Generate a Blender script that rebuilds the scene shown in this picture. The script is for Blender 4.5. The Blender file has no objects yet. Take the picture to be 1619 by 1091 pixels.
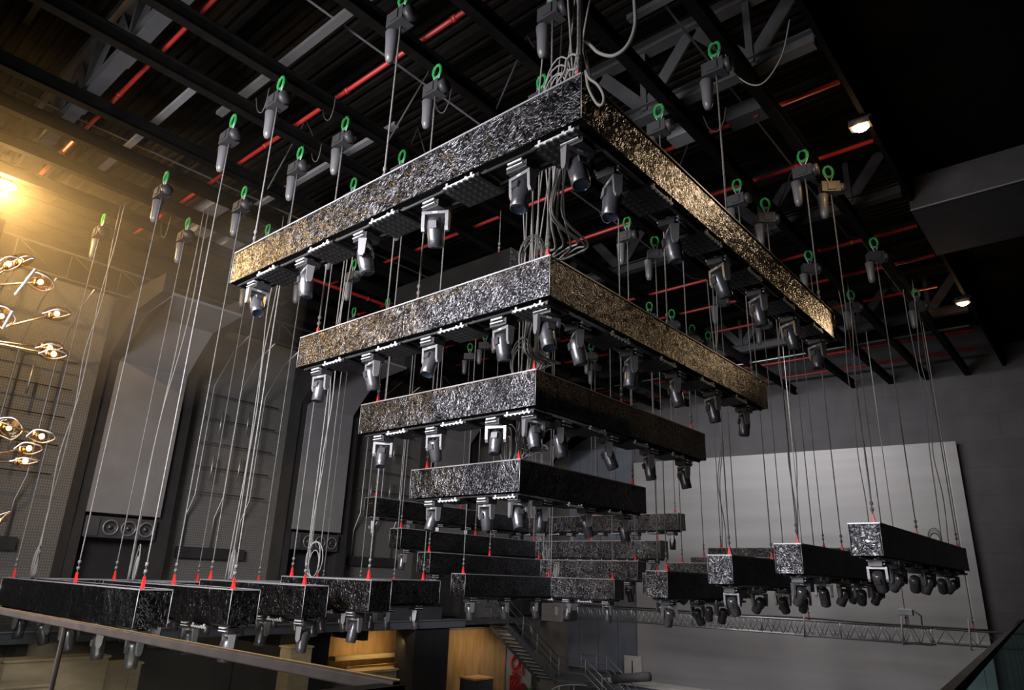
import bpy, math, random
from mathutils import Vector, Matrix
random.seed(7)
S = bpy.context.scene
COL = S.collection
PI = math.pi

# ------------------------------------------------------------------ camera frame (metres, x right wall-ward, y into the hall)
CP = Vector((10.14, -11.69, 1.782))
YAW, PITCH, ROLL, FPX = math.radians(-41.066), math.radians(18.698), math.radians(2.093), 1088.3
_cy, _sy, _cp, _sp = math.cos(YAW), math.sin(YAW), math.cos(PITCH), math.sin(PITCH)
FWD = Vector((_sy*_cp, _cy*_cp, _sp)); RT = Vector((_cy, -_sy, 0)); UP = RT.cross(FWD)
_c, _s = math.cos(ROLL), math.sin(ROLL)
RT, UP = RT*_c + UP*_s, UP*_c - RT*_s
def ray(px, py): return FWD + RT*((px-809.5)/FPX) - UP*((py-545.5)/FPX)
def at_x(px, py, x): d = ray(px, py); return CP + d*((x-CP.x)/d.x)      # the point of the plane x = const seen at a pixel
def at_y(px, py, y): d = ray(px, py); return CP + d*((y-CP.y)/d.y)
def at_z(px, py, z): d = ray(px, py); return CP + d*((z-CP.z)/d.z)
def at_d(px, py, D): return CP + ray(px, py)*D

# ------------------------------------------------------------------ materials
MATS = {}
def mat(name, col, rough=.6, metal=0., spec=.5, emit=None, estr=0.):
    m = bpy.data.materials.new(name); m.use_nodes = True
    b = m.node_tree.nodes['Principled BSDF']
    b.inputs['Base Color'].default_value = (*col, 1); b.inputs['Roughness'].default_value = rough
    b.inputs['Metallic'].default_value = metal; b.inputs['Specular IOR Level'].default_value = spec
    if emit: b.inputs['Emission Color'].default_value = (*emit, 1); b.inputs['Emission Strength'].default_value = estr
    MATS[name] = m
    return m
def nd(m, t, **kw):
    n = m.node_tree.nodes.new(t)
    for k, v in kw.items():
        if hasattr(n, k): setattr(n, k, v)
        else: n.inputs[k.replace('_', ' ')].default_value = v
    return n
def lk(m, a, ao, b, bi): m.node_tree.links.new(a.outputs[ao], b.inputs[bi])
def bsdf(m): return m.node_tree.nodes['Principled BSDF']
def ramp(m, stops):
    r = m.node_tree.nodes.new('ShaderNodeValToRGB'); e = r.color_ramp.elements
    while len(e) < len(stops): e.new(.5)
    for i, (p, c) in enumerate(stops): e[i].position = p; e[i].color = (*c, 1) if len(c) == 3 else c
    return r
def noisy(name, c0, c1, scale=3., rough=.7, metal=0., spec=.4, bump=0., detail=6., stretch=None):
    m = mat(name, c0, rough, metal, spec)
    tc = nd(m, 'ShaderNodeTexCoord'); n = nd(m, 'ShaderNodeTexNoise'); n.inputs['Scale'].default_value = scale; n.inputs['Detail'].default_value = detail
    if stretch:
        mp = nd(m, 'ShaderNodeMapping'); mp.inputs['Scale'].default_value = stretch
        lk(m, tc, 'Object', mp, 'Vector'); lk(m, mp, 'Vector', n, 'Vector')
    else: lk(m, tc, 'Object', n, 'Vector')
    r = ramp(m, [(.35, c0), (.68, c1)]); lk(m, n, 'Fac', r, 'Fac'); lk(m, r, 'Color', bsdf(m), 'Base Color')
    if bump:
        b = nd(m, 'ShaderNodeBump'); b.inputs['Strength'].default_value = bump; b.inputs['Distance'].default_value = .02
        lk(m, n, 'Fac', b, 'Height'); lk(m, b, 'Normal', bsdf(m), 'Normal')
    return m

# crinkled glossy black film that clads the lighting frames
def crinkle(name, dark, light, amount):
    m = mat(name, dark, .31, 1., .3)
    tc = nd(m, 'ShaderNodeTexCoord')
    wn = nd(m, 'ShaderNodeTexNoise'); wn.inputs['Scale'].default_value = 4.; wn.inputs['Detail'].default_value = 2.
    lk(m, tc, 'Object', wn, 'Vector')
    mx = nd(m, 'ShaderNodeMix', data_type='VECTOR'); mx.inputs['Factor'].default_value = .22
    lk(m, tc, 'Object', mx, 4); lk(m, wn, 'Color', mx, 5)
    v = nd(m, 'ShaderNodeTexNoise'); v.inputs['Scale'].default_value = 14.5; v.inputs['Detail'].default_value = 3.; v.inputs['Distortion'].default_value = 2.2
    lk(m, mx, 1, v, 'Vector')
    # thin crease lines where the noise crosses its middle value
    sub = nd(m, 'ShaderNodeMath', operation='SUBTRACT'); sub.inputs[1].default_value = .5; lk(m, v, 'Fac', sub, 0)
    ab = nd(m, 'ShaderNodeMath', operation='ABSOLUTE'); lk(m, sub, 0, ab, 0)
    r = ramp(m, [(.0, (1, 1, 1)), (.035, (.25, .25, .25)), (.09, (0, 0, 0))]); lk(m, ab, 0, r, 'Fac')
    # little flakes
    vo = nd(m, 'ShaderNodeTexVoronoi'); vo.inputs['Scale'].default_value = 16.; lk(m, mx, 1, vo, 'Vector')
    rv = ramp(m, [(.08, (1, 1, 1)), (.2, (0, 0, 0))]); lk(m, vo, 'Distance', rv, 'Fac')
    mxx = nd(m, 'ShaderNodeMath', operation='MAXIMUM'); lk(m, r, 'Color', mxx, 0); lk(m, rv, 'Color', mxx, 1)
    big = nd(m, 'ShaderNodeTexNoise'); big.inputs['Scale'].default_value = 1.3; lk(m, tc, 'Object', big, 'Vector')
    rb = ramp(m, [(.3, (.25, .25, .25)), (.7, (1, 1, 1))]); lk(m, big, 'Fac', rb, 'Fac')
    mul = nd(m, 'ShaderNodeMath', operation='MULTIPLY'); lk(m, mxx, 0, mul, 0); lk(m, rb, 'Color', mul, 1)
    mu2 = nd(m, 'ShaderNodeMath', operation='MULTIPLY'); lk(m, mul, 0, mu2, 0); mu2.inputs[1].default_value = amount
    cm = nd(m, 'ShaderNodeMix', data_type='RGBA'); cm.inputs[6].default_value = (*dark, 1); cm.inputs[7].default_value = (*light, 1)
    lk(m, mu2, 0, cm, 'Factor'); lk(m, cm, 2, bsdf(m), 'Base Color')
    b = nd(m, 'ShaderNodeBump'); b.inputs['Strength'].default_value = .7; b.inputs['Distance'].default_value = .03
    lk(m, v, 'Fac', b, 'Height'); lk(m, b, 'Normal', bsdf(m), 'Normal')
    return m
crinkle('film', (.020, .020, .023), (.40, .40, .43), .72)
mat('black_matte', (.008, .008, .008), .8, 0, .2)
mat('black_gloss', (.012, .012, .013), .35, 0, .5)
noisy('frame_black', (.008, .008, .009), (.02, .02, .021), 8, .7)
mat('alu', (.33, .33, .34), .42, .8)
mat('edge_alu', (.33, .33, .35), .45, .6)
mat('yoke_grey', (.20, .20, .215), .4, .5)
mat('head_grey', (.105, .105, .118), .30, .65)
mat('head_dark', (.03, .03, .033), .4, .2)
mat('lens', (.02, .03, .05), .08, 0, .9)
mat('white_plastic', (.40, .40, .42), .45)
mat('led_cell', (.035, .035, .038), .35, .2)
mat('green_sling', (.01, .22, .05), .6)
mat('red_shackle', (.55, .02, .02), .45)
mat('red_pipe', (.32, .018, .015), .45)
noisy('rope_steel', (.085, .083, .083), (.17, .165, .165), 40, .6, .1)
mat('cable_grey', (.19, .187, .185), .6)
mat('cable_dark', (.05, .05, .05), .6)
mat('motor_grey', (.042, .042, .046), .5, .2)
mat('bag_grey', (.10, .10, .108), .4, 0, .6)
noisy('steel_black', (.003, .0028, .0025), (.006, .0055, .005), 3, .85, 0, .08)
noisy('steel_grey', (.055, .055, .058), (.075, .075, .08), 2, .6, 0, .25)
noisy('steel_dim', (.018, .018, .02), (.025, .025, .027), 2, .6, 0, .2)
noisy('deck_dark', (.006, .005, .004), (.012, .010, .008), 2, .8, 0, .15)
noisy('duct_grey', (.16, .16, .17), (.20, .20, .21), 2, .5)
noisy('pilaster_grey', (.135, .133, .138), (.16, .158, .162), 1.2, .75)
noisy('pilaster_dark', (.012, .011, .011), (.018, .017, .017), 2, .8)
noisy('wall_dark', (.009, .009, .0095), (.013, .013, .0135), 2, .9, 0, .15)
noisy('soffit_black', (.004, .004, .004), (.006, .006, .006), 2, .95, 0, .05)
noisy('floor_grey', (.055, .053, .05), (.08, .077, .072), 1.5, .7)
noisy('trim_charcoal', (.030, .030, .034), (.04, .04, .045), 2, .7)
noisy('blue_panel', (.075, .085, .105), (.10, .11, .135), 1.2, .7)
noisy('wood_amber', (.34, .20, .085), (.48, .30, .14), 1.8, .6, stretch=(1, 2.5, .6))
noisy('wood_pale', (.42, .33, .20), (.52, .42, .27), 2, .6, stretch=(1, 1, 5))
noisy('concrete_pale', (.30, .29, .27), (.36, .35, .33), 2, .8)
noisy('lower_wall', (.09, .082, .07), (.15, .135, .11), 1.2, .8)
mat('sign_red', (.50, .025, .02), .5)
mat('sign_red_dark', (.28, .02, .02), .5)
mat('speaker_black', (.03, .03, .032), .6)
mat('cone_black', (.018, .018, .02), .35)
mat('ring_grey', (.16, .16, .17), .35, .4)
noisy('rail_wood', (.034, .026, .023), (.052, .040, .035), 6, .45)
mat('brass', (.55, .36, .15), .3, .9)
mat('white_tube', (.75, .72, .70), .4)
mat('bulb_glow', (1, .6, .2), .5, emit=(1, .52, .15), estr=13)
mat('lamp_glow', (1, .7, .3), .5, emit=(1, .62, .22), estr=70)
mat('strip_glow', (1, .9, .7), .5, emit=(1, .55, .25), estr=6)
mat('leaf_green', (.06, .12, .04), .7)
noisy('stair_steel', (.05, .055, .06), (.075, .08, .09), 4, .5, .3)

def glass(name, col, alpha, rough=.02, ior=1.45, gloss=1.):
    m = bpy.data.materials.new(name); m.use_nodes = True; nt = m.node_tree; nt.nodes.clear()
    out = nt.nodes.new('ShaderNodeOutputMaterial'); tr = nt.nodes.new('ShaderNodeBsdfTransparent'); tr.inputs[0].default_value = (*col, 1)
    gl = nt.nodes.new('ShaderNodeBsdfGlossy'); gl.inputs['Roughness'].default_value = rough
    fr = nt.nodes.new('ShaderNodeFresnel'); fr.inputs[0].default_value = ior
    mu = nt.nodes.new('ShaderNodeMath'); mu.operation = 'MULTIPLY'; mu.inputs[1].default_value = gloss
    mx = nt.nodes.new('ShaderNodeMixShader')
    ge = nt.nodes.new('ShaderNodeNewGeometry'); inv = nt.nodes.new('ShaderNodeMath'); inv.operation = 'SUBTRACT'; inv.inputs[0].default_value = 1.
    m3 = nt.nodes.new('ShaderNodeMath'); m3.operation = 'MULTIPLY'; nt.links.new(ge.outputs['Backfacing'], inv.inputs[1])   # reflect at the outer face only
    nt.links.new(fr.outputs[0], mu.inputs[0]); nt.links.new(mu.outputs[0], m3.inputs[0]); nt.links.new(inv.outputs[0], m3.inputs[1]); nt.links.new(m3.outputs[0], mx.inputs[0])
    nt.links.new(tr.outputs[0], mx.inputs[1]); nt.links.new(gl.outputs[0], mx.inputs[2]); nt.links.new(mx.outputs[0], out.inputs[0])
    MATS[name] = m
    return m
glass('rail_glass', (.66, .67, .64), 1, gloss=1.8)
glass('green_glass', (.62, .80, .78), 1, gloss=.25)
glass('shade_glass', (.93, .82, .70), 1, rough=.12, ior=1.45, gloss=.9)

def mesh_fabric():
    m = mat('wall_fabric', (.1, .1, .1), .85, 0, .3)
    tc = nd(m, 'ShaderNodeTexCoord'); sx = nd(m, 'ShaderNodeSeparateXYZ'); lk(m, tc, 'Object', sx, 0)
    outs = []
    for ax, fr in ((1, 62.), (2, 52.)):
        a = nd(m, 'ShaderNodeMath', operation='MULTIPLY'); a.inputs[1].default_value = fr*1.5; lk(m, sx, ax, a, 0)
        s = nd(m, 'ShaderNodeMath', operation='SINE'); lk(m, a, 0, s, 0); outs.append(s)
    ad = nd(m, 'ShaderNodeMath', operation='ADD'); lk(m, outs[0], 0, ad, 0); lk(m, outs[1], 0, ad, 1)
    n = nd(m, 'ShaderNodeTexNoise'); n.inputs['Scale'].default_value = .9; lk(m, tc, 'Object', n, 'Vector')
    ad2 = nd(m, 'ShaderNodeMath', operation='ADD'); lk(m, ad, 0, ad2, 0); lk(m, n, 'Fac', ad2, 1)
    r = ramp(m, [(.0, (.075, .072, .068)), (1., (.135, .13, .123))])
    mr = nd(m, 'ShaderNodeMapRange'); mr.inputs[1].default_value = -1.2; mr.inputs[2].default_value = 2.4
    lk(m, ad2, 0, mr, 0); lk(m, mr, 0, r, 'Fac'); lk(m, r, 'Color', bsdf(m), 'Base Color')
    b = nd(m, 'ShaderNodeBump'); b.inputs['Strength'].default_value = .25; b.inputs['Distance'].default_value = .01
    lk(m, ad, 0, b, 'Height'); lk(m, b, 'Normal', bsdf(m), 'Normal')
mesh_fabric()
def panelled(name, c0, c1, w, h, rough, metal, mortar, stain=.0, streak=False):
    m = mat(name, c0, rough, metal, .4)
    tc = nd(m, 'ShaderNodeTexCoord'); mp = nd(m, 'ShaderNodeMapping'); mp.inputs['Rotation'].default_value = (PI/2, 0, 0)
    lk(m, tc, 'Object', mp, 'Vector')
    br = nd(m, 'ShaderNodeTexBrick'); br.inputs['Scale'].default_value = 1.; br.inputs['Brick Width'].default_value = w; br.inputs['Row Height'].default_value = h
    br.inputs['Mortar Size'].default_value = .012; br.inputs['Color1'].default_value = (*c0, 1); br.inputs['Color2'].default_value = (*c1, 1); br.inputs['Mortar'].default_value = (*mortar, 1)
    lk(m, mp, 'Vector', br, 'Vector')
    n = nd(m, 'ShaderNodeTexNoise'); n.inputs['Scale'].default_value = .8; n.inputs['Detail'].default_value = 8
    if streak:
        m2 = nd(m, 'ShaderNodeMapping'); m2.inputs['Scale'].default_value = (.15, 1, 2.2); lk(m, tc, 'Object', m2, 'Vector'); lk(m, m2, 'Vector', n, 'Vector')
    else: lk(m, tc, 'Object', n, 'Vector')
    r = ramp(m, [(.3, (1-stain,)*3), (.7, (1+stain*.4,)*3)]); lk(m, n, 'Fac', r, 'Fac')
    mu = nd(m, 'ShaderNodeMix', data_type='RGBA', blend_type='MULTIPLY'); mu.inputs['Factor'].default_value = 1.
    lk(m, br, 'Color', mu, 6); lk(m, r, 'Color', mu, 7); lk(m, mu, 2, bsdf(m), 'Base Color')
    return m
panelled('concrete_dark', (.060, .059, .064), (.068, .067, .072), 4.2, 1.15, .7, 0, (.045, .044, .048), .25)
panelled('screen_silver', (.25, .248, .254), (.26, .258, .264), 30, 30, .5, .3, (.4, .4, .4), .14, True)

# ------------------------------------------------------------------ mesh builder
class MB:
    def __init__(s): s.v = []; s.f = []; s.sm = []
    def add(s, vs, fs, M=None, smooth=False):
        o = len(s.v); s.v += [tuple(M @ Vector(q)) if M else tuple(q) for q in vs]
        s.f += [tuple(i+o for i in f) for f in fs]; s.sm += [smooth]*len(fs)
        return s
    def box(s, lo, hi, M=None):
        x0, y0, z0 = lo; x1, y1, z1 = hi
        return s.add([(x0,y0,z0),(x1,y0,z0),(x1,y1,z0),(x0,y1,z0),(x0,y0,z1),(x1,y0,z1),(x1,y1,z1),(x0,y1,z1)],
                     [(0,3,2,1),(4,5,6,7),(0,1,5,4),(1,2,6,5),(2,3,7,6),(3,0,4,7)], M)
    def cbox(s, c, d, M=None): return s.box([c[i]-d[i]/2 for i in range(3)], [c[i]+d[i]/2 for i in range(3)], M)
    def bar(s, p0, p1, w, h, up=(0,0,1)):
        p0, p1 = Vector(p0), Vector(p1); d = (p1-p0); L = d.length; d.normalize(); u = Vector(up)
        if abs(d.dot(u)) > .98: u = Vector((0,1,0))
        r = d.cross(u).normalized(); u = r.cross(d)
        M = Matrix((( *[r[0]], d[0], u[0], p0[0]), (r[1], d[1], u[1], p0[1]), (r[2], d[2], u[2], p0[2]), (0,0,0,1)))
        return s.box((-w/2, 0, -h/2), (w/2, L, h/2), M)
    def tube(s, pts, r, n=6, closed=False):
        pts = [Vector(q) for q in pts]; N = len(pts); rr = r if isinstance(r, (list, tuple)) else [r]*N
        t0 = (pts[1]-pts[0]).normalized(); a = t0.orthogonal().normalized(); vs = []; prev = t0
        for i, q in enumerate(pts):
            t = ((pts[(i+1) % N] if (closed or i < N-1) else q) - (pts[i-1] if (closed or i > 0) else q))
            t = t.normalized() if t.length > 1e-9 else prev
            a = (a - t*a.dot(t)); a = a.normalized() if a.length > 1e-6 else t.orthogonal().normalized()
            b = t.cross(a); prev = t
            vs += [q + (a*math.cos(2*PI*k/n) + b*math.sin(2*PI*k/n))*rr[i] for k in range(n)]
        fs = []
        for i in range(N if closed else N-1):
            j = (i+1) % N
            fs += [(i*n+k, i*n+(k+1) % n, j*n+(k+1) % n, j*n+k) for k in range(n)]
        if not closed: fs += [tuple(range(n-1, -1, -1)), tuple((N-1)*n+k for k in range(n))]
        return s.add(vs, fs, None, True)
    def lathe(s, prof, n=16, M=None, smooth=True):
        vs = []; fs = []
        for r, z in prof: vs += [(r*math.cos(2*PI*k/n), r*math.sin(2*PI*k/n), z) for k in range(n)]
        for i in range(len(prof)-1): fs += [(i*n+k, i*n+(k+1) % n, (i+1)*n+(k+1) % n, (i+1)*n+k) for k in range(n)]
        return s.add(vs, fs, M, smooth)
    def prism(s, poly, z0, z1, M=None):
        n = len(poly)
        return s.add([(x, y, z0) for x, y in poly] + [(x, y, z1) for x, y in poly],
                     [tuple(range(n-1, -1, -1)), tuple(range(n, 2*n))] + [(i, (i+1) % n, n+(i+1) % n, n+i) for i in range(n)], M)
    def mesh(s, name, m):
        me = bpy.data.meshes.new(name); me.from_pydata([tuple(v) for v in s.v], [], s.f); me.validate()
        if len(me.polygons) == len(s.sm): me.polygons.foreach_set('use_smooth', s.sm)
        me.materials.append(MATS[m]); me.update()
        return me
    def build(s, name, m, parent=None, loc=(0,0,0), bevel=0):
        o = bpy.data.objects.new(name, s.mesh(name, m)); COL.objects.link(o)
        if parent: o.parent = parent
        o.location = loc
        if bevel:
            b = o.modifiers.new('bevel', 'BEVEL'); b.width = bevel; b.segments = 2; b.limit_method = 'ANGLE'
        return o
def tag(o, label=None, cat=None, group=None, kind=None):
    for k, v in (('label', label), ('category', cat), ('group', group), ('kind', kind)):
        if v: o[k] = v
    return o
def thing(name, label, cat, loc=(0,0,0), rot=(0,0,0), group=None, kind=None):
    o = bpy.data.objects.new(name, None); COL.objects.link(o); o.location = loc; o.rotation_euler = rot; o.empty_display_size = .1
    return tag(o, label, cat, group, kind)
def dup(o, parent=None):
    c = o.copy(); COL.objects.link(c)
    if parent: c.parent = parent
    for ch in list(o.children): dup(ch, c)
    return c
def struct(name, b, m, label, cat): return tag(b.build(name, m), label, cat, kind='structure')
def spot(b, pts, samples=6):                                            # Catmull-Rom through points
    P = [Vector(q) for q in pts]; P = [P[0]*2-P[1]] + P + [P[-1]*2-P[-2]]; out = []
    for i in range(1, len(P)-2):
        for k in range(samples):
            t = k/samples; p0, p1, p2, p3 = P[i-1:i+3]
            out.append(.5*((2*p1) + (p2-p0)*t + (2*p0-5*p1+4*p2-p3)*t*t + (3*p1-p0-3*p2+p3)*t**3))
    out.append(P[-2])
    return out
smooth_path = lambda pts, s=6: spot(None, pts, s)
ORD = ['first', 'second', 'third', 'fourth', 'fifth', 'sixth', 'seventh', 'eighth', 'ninth', 'tenth', 'eleventh', 'twelfth', 'thirteenth', 'fourteenth', 'fifteenth']
ANCHOR = 10.95                                                          # underside of the ceiling I-beams

# ------------------------------------------------------------------ the L-shaped lighting frames
H, W = .6, .555
SG = {'N': (-1, 1), 'F': (1, -1), 'L': (1, 1), 'R': (-1, -1)}
FR = {  # corner x, corner y, top z, arm along x, arm along y
 'N': [(6.5,-6.5,7.15,7.58,9.0), (4.89,-4.94,5.99,6.0,7.69), (3.44,-3.39,4.99,4.51,6.09), (1.87,-1.85,3.89,3.02,4.6)],
 'F': [(-9.28,12.02,4.21,7.44,8.77), (-7.81,10.67,3.17,5.96,7.42), (-6.40,9.2,2.44,4.52,5.95), (-4.84,7.79,1.85,2.97,4.58)],
 'L': [(-9.86,-6.48,1.39,7.50,9.0), (-8.15,-4.92,1.41,5.93,7.6), (-6.65,-3.35,1.5,4.34,6.1), (-5.09,-2.17,1.64,3.33,4.65)],
 'R': [(6.74,12.04,3.0,7.5,9.16), (5.09,11.0,2.66,6.0,7.61), (3.71,9.2,2.41,4.5,6.1), (1.92,8.14,2.06,3.0,4.6)]}
RANK = {'N': ['topmost near', 'second near', 'third near', 'lowest near'], 'F': ['highest far', 'second far', 'third far', 'lowest far'],
        'L': ['outermost left', 'second left', 'third left', 'innermost left'], 'R': ['outermost right', 'second right', 'third right', 'innermost right']}
LEGN = {'N': ('left leg', 'right leg'), 'F': ('right leg', 'left leg'), 'L': ('front leg', 'back leg'), 'R': ('back leg', 'front leg')}
FLAB = {'N': 'its corner towards the viewer', 'F': 'its corner turned away at the back', 'L': 'low down with its end face showing', 'R': 'before the silver screen'}

# moving head prototype parts (local origin at the underside of the frame)
def head_meshes():
    b = MB().box((-.19,-.15,-.17), (.19,.15,-.05)).box((-.16,-.12,-.05), (.16,.12,-.03))
    base = b.mesh('fixture_base', 'head_dark')
    cl = MB()
    for sx in (-1, 1): cl.box((sx*.11-.025,-.20,-.06), (sx*.11+.025,.20,-.035)).box((sx*.11-.02,-.03,-.035), (sx*.11+.02,.03,.0))
    cl.box((-.13,-.205,-.07), (.13,-.18,-.04)); cl.box((-.15,-.2,-.13), (.15,-.16,-.11))
    clamp = cl.mesh('clamp_bracket', 'white_plastic')
    y = MB().box((-.225,-.075,-.235), (.225,.075,-.18))
    for sx in (-1, 1): y.prism([(-.075,-.18),(.075,-.18),(.06,-.46),(.03,-.52),(-.03,-.52),(-.06,-.46)], sx*.2-.028, sx*.2+.028, Matrix(((0,0,1,0),(1,0,0,0),(0,1,0,0),(0,0,0,1))))
    y.box((-.08,-.06,-.18), (.08,.06,-.165))
    yoke = y.mesh('yoke', 'yoke_grey')
    st = MB().box((-.045,-.080,-.222), (.045,-.075,-.192)).mesh('white_sticker', 'white_plastic')
    # head, pivot at its own origin, beam pointing down -z
    hd = MB().lathe([(.0,.15),(.085,.148),(.112,.135),(.130,.085),(.140,.01),(.140,-.09),(.132,-.20),(.130,-.325),(.117,-.335)], 22)
    hd.cbox((0,-.13,.02), (.13,.06,.12))
    head = hd.mesh('lamp_head', 'head_grey')
    ln = MB().lathe([(.117,-.335),(.11,-.325),(.06,-.312),(0,-.308)], 18).mesh('front_lens', 'lens')
    fin = MB()
    for k in range(3): fin.lathe([(.1325,-.24-.02*k),(.136,-.244-.02*k),(.1325,-.248-.02*k)], 20)
    fins = fin.mesh('cooling_fins', 'head_dark')
    return base, clamp, yoke, st, head, ln, fins
HB, HC, HY, HS, HH, HL, HF = head_meshes()
def sub(name, me, parent, loc=(0,0,0), rot=(0,0,0), label=None):
    o = bpy.data.objects.new(name, me); COL.objects.link(o); o.parent = parent; o.location = loc; o.rotation_euler = rot
    if label: o['label'] = label
    return o
def moving_head(loc, leg, pan, tilt, label, group, detail=True):
    t = thing('moving_head', label, 'stage light', loc, (0, 0, leg), group); t.scale = (.82, .82, .82)
    sub('fixture_base', HB, t); sub('clamp_bracket', HC, t, label='white clamp bracket')
    y = sub('yoke', HY, t, (0,0,0), (0,0,pan-leg)); sub('white_sticker', HS, y)
    h = sub('lamp_head', HH, t, (0,0,-.44), (0,0,0)); h.rotation_euler = (tilt, 0, pan-leg)
    sub('front_lens', HL, h)
    if detail: sub('cooling_fins', HF, h)
    return t
# led blinder panel
def panel_meshes():
    b = MB().box((-.37,-.26,-.075), (.37,.26,-.02))
    house = b.mesh('housing', 'black_gloss')
    c = MB()
    for i in range(6):
        for j in range(5):
            c.lathe([(.0,-.079),(.036,-.081),(.042,-.0755)], 8, Matrix.Translation((-.30+i*.12, -.2+j*.1, 0)))
    cells = c.mesh('led_cells', 'led_cell')
    r = MB().box((-.32,-.295,-.07), (.32,-.268,-.048))
    for x in (-.25, .14, .25): r.box((x-.02,-.295,-.048), (x+.02,-.27,.0 if x != .14 else -.025))
    for i in range(6): r.box((-.285+i*.11,-.295,-.088), (-.245+i*.11,-.27,-.07))
    rail = r.mesh('mounting_rail', 'white_plastic')
    return house, cells, rail
PH, PCL, PR = panel_meshes()
def led_panel(loc, rz, label, group):
    t = thing('led_panel', label, 'light panel', loc, (0,0,rz), group); t.scale = (.86, .95, .9)
    sub('housing', PH, t); sub('led_cells', PCL, t); sub('mounting_rail', PR, t, label='white mounting rail with lugs')

# hoists, ropes
def hoist_meshes():
    g = MB().tube([(.10*math.sin(a)*1.0, 0, -.13+.15*math.cos(a)) for a in [2*PI*k/10 for k in range(10)]], .035, 5, True)
    sling = g.mesh('sling', 'green_sling')
    t = MB().tube([(-.09,0,-.24),(.09,0,-.24),(0,0,-.43)], .018, 5, True); hook = t.mesh('hook', 'white_plastic')
    m = MB().box((-.22,-.13,-.70), (.18,.13,-.44)).box((-.10,-.155,-.66), (.08,.155,-.48)).lathe([(.0,.0),(.13,.0),(.13,.1),(0,.1)], 12, Matrix.Translation((.18,0,-.57)) @ Matrix.Rotation(PI/2, 4, 'Y'))
    motor = m.mesh('motor', 'motor_grey')
    b = MB().lathe([(.0,-1.32),(.06,-1.30),(.09,-1.2),(.10,-.95),(.12,-.74),(.11,-.73),(.08,-.88),(.0,-.92)], 12, Matrix.Translation((-.19,0,0)))
    bag = b.mesh('chain_bag', 'bag_grey')
    return sling, hook, motor, bag
GS, GH, GM, GB = hoist_meshes()
def hoist(x, y, label, rz=0., top=ANCHOR):
    t = thing('chain_hoist', label, 'chain hoist', (x, y, top), (0, 0, rz), 'chain hoists under the ceiling beams')
    sub('sling', GS, t, label='bright green sling'); sub('hook', GH, t); sub('motor', GM, t); sub('chain_bag', GB, t)
RED = MB().prism([(-.055,0),(.055,0),(.025,.10),(.013,.2),(-.013,.2),(-.025,.10)], -.02, .02, Matrix(((1,0,0,0),(0,0,-1,0),(0,1,0,0),(0,0,0,1)))).mesh('red_shackle', 'red_shackle')
def rope(x, y, z0, z1, label, r=.016, group='steel ropes holding the lighting frames'):
    n = max(4, int((z1-z0)*2)); b = MB()
    b.tube([(0, 0, .18 + (z1-z0-.18)*k/n) for k in range(n+1)], r, 6)
    for q in (.28, .40): b.lathe([(0,q-.03),(.032,q-.03),(.032,q+.03),(0,q+.03)], 8)
    t = b.build('suspension_rope', 'rope_steel', None, (x, y, z0)); tag(t, label, 'rope', group)
    sub('red_shackle', RED, t, label='red shackle')
    return t

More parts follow.
